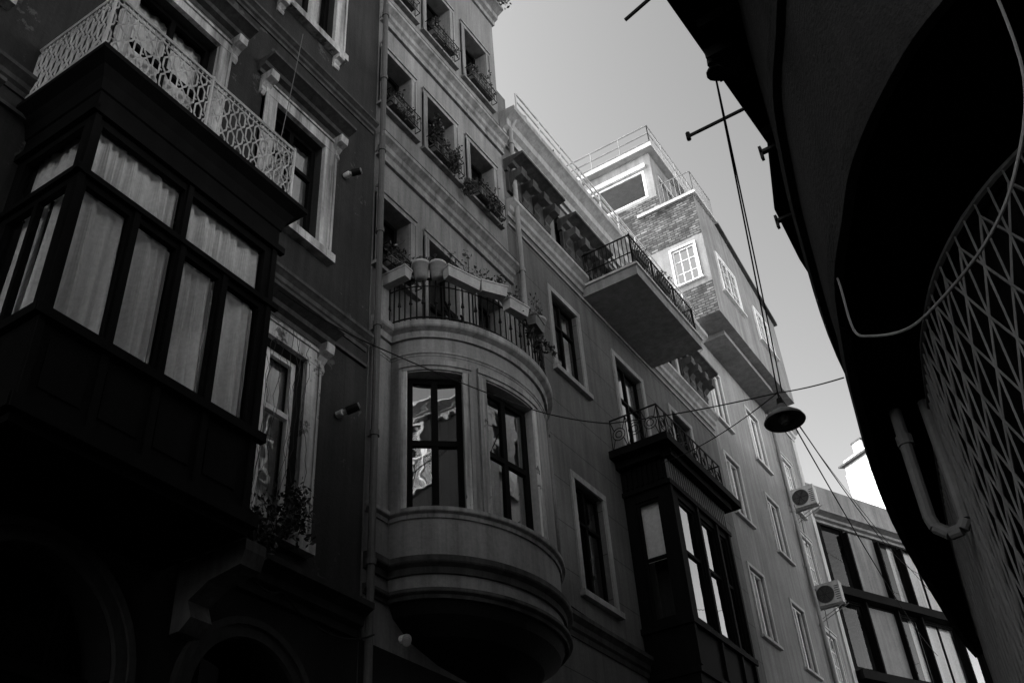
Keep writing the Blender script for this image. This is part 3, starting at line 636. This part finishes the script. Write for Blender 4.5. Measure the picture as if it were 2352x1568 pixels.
sgn=1 if (no[30].x<0) else -1
no=[n*sgn for n in no]; ni=[n*sgn for n in ni]
m.sweep(outer,no,[(-.01,ZS-.02),(.05,ZS-.02),(.06,ZS+.12),(-.01,ZS+.14)],M_right)
m.sweep(outer[30:],no[30:],[(-.01,7.3),(.06,7.3),(.08,7.42),(-.01,7.44)],M_right)
m.path([V(p) for p in ((-.87,7,5.65),(-.88,7,4.72),(-.86,6.99,4.64),(-.78,6.97,4.56),(-.70,6.95,4.56),(-.66,6.95,4.62),(-.655,6.96,4.9),(-.655,6.97,5.58))],.045,M_pipe,10)
m.tube((-.87,7,5.3),(-.87,7,5.38),.06,M_pipe,10)
m.build("fascia_and_pipe",br)
m=M(); ip=[V((p.x+n.x*.09,p.y+n.y*.09,0)) for p,n in zip(inner,ni)]
cum=[0]
for a,b in zip(ip[:-1],ip[1:]): cum.append(cum[-1]+(b-a).length)
def at(s):
    s=max(0,min(cum[-1]-1e-4,s))
    for i in range(len(cum)-1):
        if cum[i]<=s<=cum[i+1]:
            return ip[i].lerp(ip[i+1],(s-cum[i])/(cum[i+1]-cum[i]))
s0,s1=2.0,cum[-1]-1.0; zt_,zb_=ZS-.1,2.4; cell=.13; ch=.5
k=0; s=s0
while s<s1:
    p=at(s); m.box(p.x-.006,p.x+.006,p.y-.009,p.y+.009,zb_,zt_,M_grille)
    for j in range(int((zt_-zb_)/ch)+1):
        z=zb_+j*ch
        if z+ch>zt_+.1: break
        a=at(s); b=at(s+cell*2)
        if (k%2)==0:
            m.tube(a+V((0,0,z)),b+V((0,0,z+ch)),.009,M_grille,4); m.tube(a+V((0,0,z+ch)),b+V((0,0,z)),.009,M_grille,4)
    s+=cell; k+=1
for z in (zb_,zt_): m.path([at(s0+(s1-s0)*i/60)+V((0,0,z)) for i in range(61)],.02,M_grille,5)
m.build("scissor_grille",br)
m=M(); m.tube((-1.2,7.28,9.62),(-1.97,7.28,9.62),.02,M_rail); m.tube((-1.97,7.28,9.57),(-1.97,7.28,9.67),.025,M_rail)
m.tube((-1.2,5.5,9.66),(-1.84,5.62,9.6),.02,M_rail); m.build("projecting_rods",br)
m=M(); c=V((-1.36,6.5,9.5))
m.box(c.x-.02,c.x+.25,c.y-.15,c.y+.2,c.z-.03,c.z+.1,M_rail); m.lathe(c-V((0,0,.1)),[(0,.08),(.05,.08),(.09,0),(.09,-.02),(0,-.02)],M_rail,12)
for k in range(3): m.lathe(c+V((.0,-.1+.1*k,-.06)),[(0,.05),(.03,.05),(.035,-.03),(0,-.03)],M_rail,8)
m.build("wire_bracket",br)
# ============================================================ other street buildings
def plain_block(name,x0,x1,y0,y1,h,mat,face='W'):
    e=top(name); w=M(); t=M(); g=M(); fr_=M(); fr=Fr((x0,0,0),(0,1,0),(-1,0,0)); ops=[]
    y=y0+.8
    while y+1.2<y1:
        z=4.2
        while z+2<h: ops.append((y,y+1.1,z,z+1.8)); z+=3.1
        y+=2.4
    wall(w,fr,y0,y1,0,h,ops,mat,.2)
    for o in ops: window(fr_,g,fr,o,rec=.12,fm=M_white,tr=.6); surround(t,fr,o,.12,.05,P_b4t,.08,inner=False)
    cornice(t,fr,y0,y1,h,.4,.35,P_b4t)
    w.face([V((x1,y0,0)),V((x1,y1,0)),V((x1,y1,h)),V((x1,y0,h))],mat); w.face([V((x0,y0,0)),V((x1,y0,0)),V((x1,y0,h)),V((x0,y0,h))],mat); w.face([V((x0,y1,0)),V((x1,y1,0)),V((x1,y1,h)),V((x0,y1,h))],mat); w.face([V((x0,y0,h)),V((x1,y0,h)),V((x1,y1,h)),V((x0,y1,h))],mat)
    w.build("walls",e); t.build("trim",e); fr_.build("window_frames",e); g.build("window_panes",e)
plain_block("unseen_rendered_house",-1.3,9,13.3,32,18,M_opp)
plain_block("unseen_rendered_house",2.2,12,-16,2.4,19,M_right)  # unseen house behind the camera, height raised to block sky light
# ============================================================ hanging street lamp + wires
LP=V((-2.8,11.68,8.72))
e=top("hanging_street_lamp"); m=M()
m.lathe(LP,[(.0,.2),(.06,.2),(.07,.12),(.16,.08),(.25,.0),(.275,-.05),(.27,-.06),(.24,-.02),(.14,.05),(.0,.06)],M_pipe,28)
m.build("shade",e,True)
m=M(); m.lathe(LP,[(.0,.3),(.04,.3),(.05,.2),(.0,.2)],M_rail,10); m.lathe(LP,[(.0,.05),(.06,.04),(.09,-.02),(.05,-.08),(0,-.09)],M_potd,14); m.tube(LP+V((0,0,.3)),LP+V((0,0,.42)),.01,M_rail); m.build("socket_and_bulb",e)
def wire(name,pts,sag=0,r=.008,mat=None,n=14):
    m=M(); mat=mat or M_wire; out=[]
    for a,b in zip(pts[:-1],pts[1:]):
        a=V(a);b=V(b)
        for i in range(n): s=i/n; out.append(a.lerp(b,s)-V((0,0,sag*4*s*(1-s))))
    out.append(V(pts[-1])); m.path(out,r,mat,5); return m.build(name)
HK=LP+V((0,0,.4))
wire("lamp_span_wire",[(-6.95,17.6,12.3),HK],.12); wire("lamp_span_wire",[HK,(-1.52,9.25,7.45)],.02)
wire("overhead_cable",[(-1.38,6.55,9.45),HK],.1,.010); wire("overhead_cable",[(-1.34,6.4,9.45),HK+V((.06,0,0))],.22,.009)
wire("overhead_cable",[(-7.0,6.54,9.58),(-6.85,7.95,9.6),(-6.6,11.8,10.45),(-5.5,12.1,9.92),HK],.04,.009)
wire("overhead_cable",[HK-V((0,0,.1)),(-6.0,38,13.6)],.5,.010); wire("overhead_cable",[(-7.2,31.1,20.6),(-5.6,39,16)],.4,.010)
wire("overhead_cable",[HK,(-5.5,36.5,16.0)],.6,.009)
wire("overhead_cable",[(-7.55,7.0,15.5),(-7.0,6.2,10.9)],.1,.006,M_wirel)
wire("facade_cable",[(-7.68,6.9,6.8),(-7.9,7.9,6.5),(-7.7,9.3,6.35)],.25,.012); wire("facade_cable",[(-7.9,14.0,8.6),(-7.95,17.8,8.55)],.08,.012)
wire("facade_cable",[(-7.92,9.3,6.9),(-7.9,9.3,4.2)],0,.014)
m=M(); loop=cr([(-.72,5.2,5.75),(-.712,5.2,5.53),(-.704,5.1,5.11),(-.6,4.9,4.89),(-.396,4.6,4.65),(-.206,4.3,4.52),(.082,3.9,4.45),(.29,3.7,4.58),(.48,3.6,4.96),(.55,3.55,5.58)])
m.path(loop,.008,M_wirel,6); m.build("looping_cable")
for (x,y,z,d) in ((-7.98,8.62,13.9,V((.16,.08,.03))),(-7.98,8.75,9.35,V((.18,.1,.08))),(-7.8,9.95,6.5,V((.1,-.14,-.12)))):
    e=top("security_camera"); m=M(); c=V((x,y,z)); m.tube(c,c+V((.1,0,0)),.05,M_white,10); m.tube(c+V((.08,0,0)),c+V((.1,0,0))+d*.3,.03,M_white,8); m.tube(c+V((.1,0,0))+d*.2,c+V((.1,0,0))+d,.06,M_rail if z>9 else M_metal,12); m.tube(c+V((.1,0,0))+d,c+V((.1,0,0))+d*1.1,.05,M_metal,12); m.build("camera_body",e)
f=M()
for i in range(14):
    y=7.05+i*.07; p=V((-7.8,y,10.1-random.random()*.6)); pts=[p]
    for k in range(14): pts.append(pts[-1]+V((random.uniform(-.03,.03),random.uniform(-.05,.05),-.17)))
    f.path(pts,.004,M_leaf,4)
foliage(f,(-7.75,7.6,7.3),(.2,.5,.45),700,.035,14); foliage(f,(-7.7,7.2,6.95),(.2,.35,.3),400,.035,8)
f.build("window_vine")
f=M(); foliage(f,(-7.6,13.6,24.6),(.3,.4,.5),260,.05,7); f.build("rooftop_shrub")
# ============================================================ ground
m=M(); m.face([V((-300,-300,0)),V((300,-300,0)),V((300,300,0)),V((-300,300,0))],M_asph); m.build("ground")
m=M(); m.box(-8,-6.9,-20,60,.004,.14,M_pave); m.build("pavement"); m=M(); m.box(-.9,3,-20,2.4,.004,.14,M_pave); m.build("pavement")
# ============================================================ light
SE,SA=math.radians(44),math.radians(250)
sd=V((math.sin(SA)*math.cos(SE),math.cos(SA)*math.cos(SE),math.sin(SE)))
L=bpy.data.lights.new("sun","SUN"); L.energy=2.4; L.angle=math.radians(.5); L.color=(1,1,1)
lo_=bpy.data.objects.new("sun",L); sc.collection.objects.link(lo_); lo_.rotation_euler=(-sd).to_track_quat('-Z','Y').to_euler(); lo_.location=(-20,-10,40)
W=bpy.data.worlds.new("World"); sc.world=W; W.use_nodes=True; nt=W.node_tree; bg=nt.nodes["Background"]
sk=nt.nodes.new("ShaderNodeTexSky"); sk.sky_type='NISHITA'; sk.sun_disc=False; sk.sun_elevation=SE; sk.sun_rotation=SA; sk.dust_density=1.0; sk.air_density=1.0
bwn=nt.nodes.new("ShaderNodeSeparateColor"); nt.links.new(sk.outputs[0],bwn.inputs[0])
# red-filter monochrome response
pw=nt.nodes.new("ShaderNodeMath"); pw.operation='POWER'; pw.inputs[1].default_value=1.8; nt.links.new(bwn.outputs[0],pw.inputs[0])
gain=nt.nodes.new("ShaderNodeMath"); gain.operation='MULTIPLY'; gain.inputs[1].default_value=3.1; nt.links.new(pw.outputs[0],gain.inputs[0])
nt.links.new(gain.outputs[0],bg.inputs[0]); bg.inputs[1].default_value=.14
sc.view_settings.view_transform='Standard'; sc.view_settings.look='None'; sc.view_settings.exposure=0
# ============================================================ camera
cam=bpy.data.cameras.new("camera"); co=bpy.data.objects.new("camera",cam); sc.collection.objects.link(co); sc.camera=co
X=V((.8375,.5434,-.0582)).normalized(); D=V((-.3683,.4824,-.7948)); D=(D-X*D.dot(X)).normalized(); Z=X.cross(D) # forward
R=Matrix((X,-D,-Z)).transposed()
co.matrix_world=Matrix.Translation((0,0,1.6))@R.to_4x4()
cam.sensor_width=36; cam.lens=35.88; cam.clip_start=.05; cam.clip_end=2000
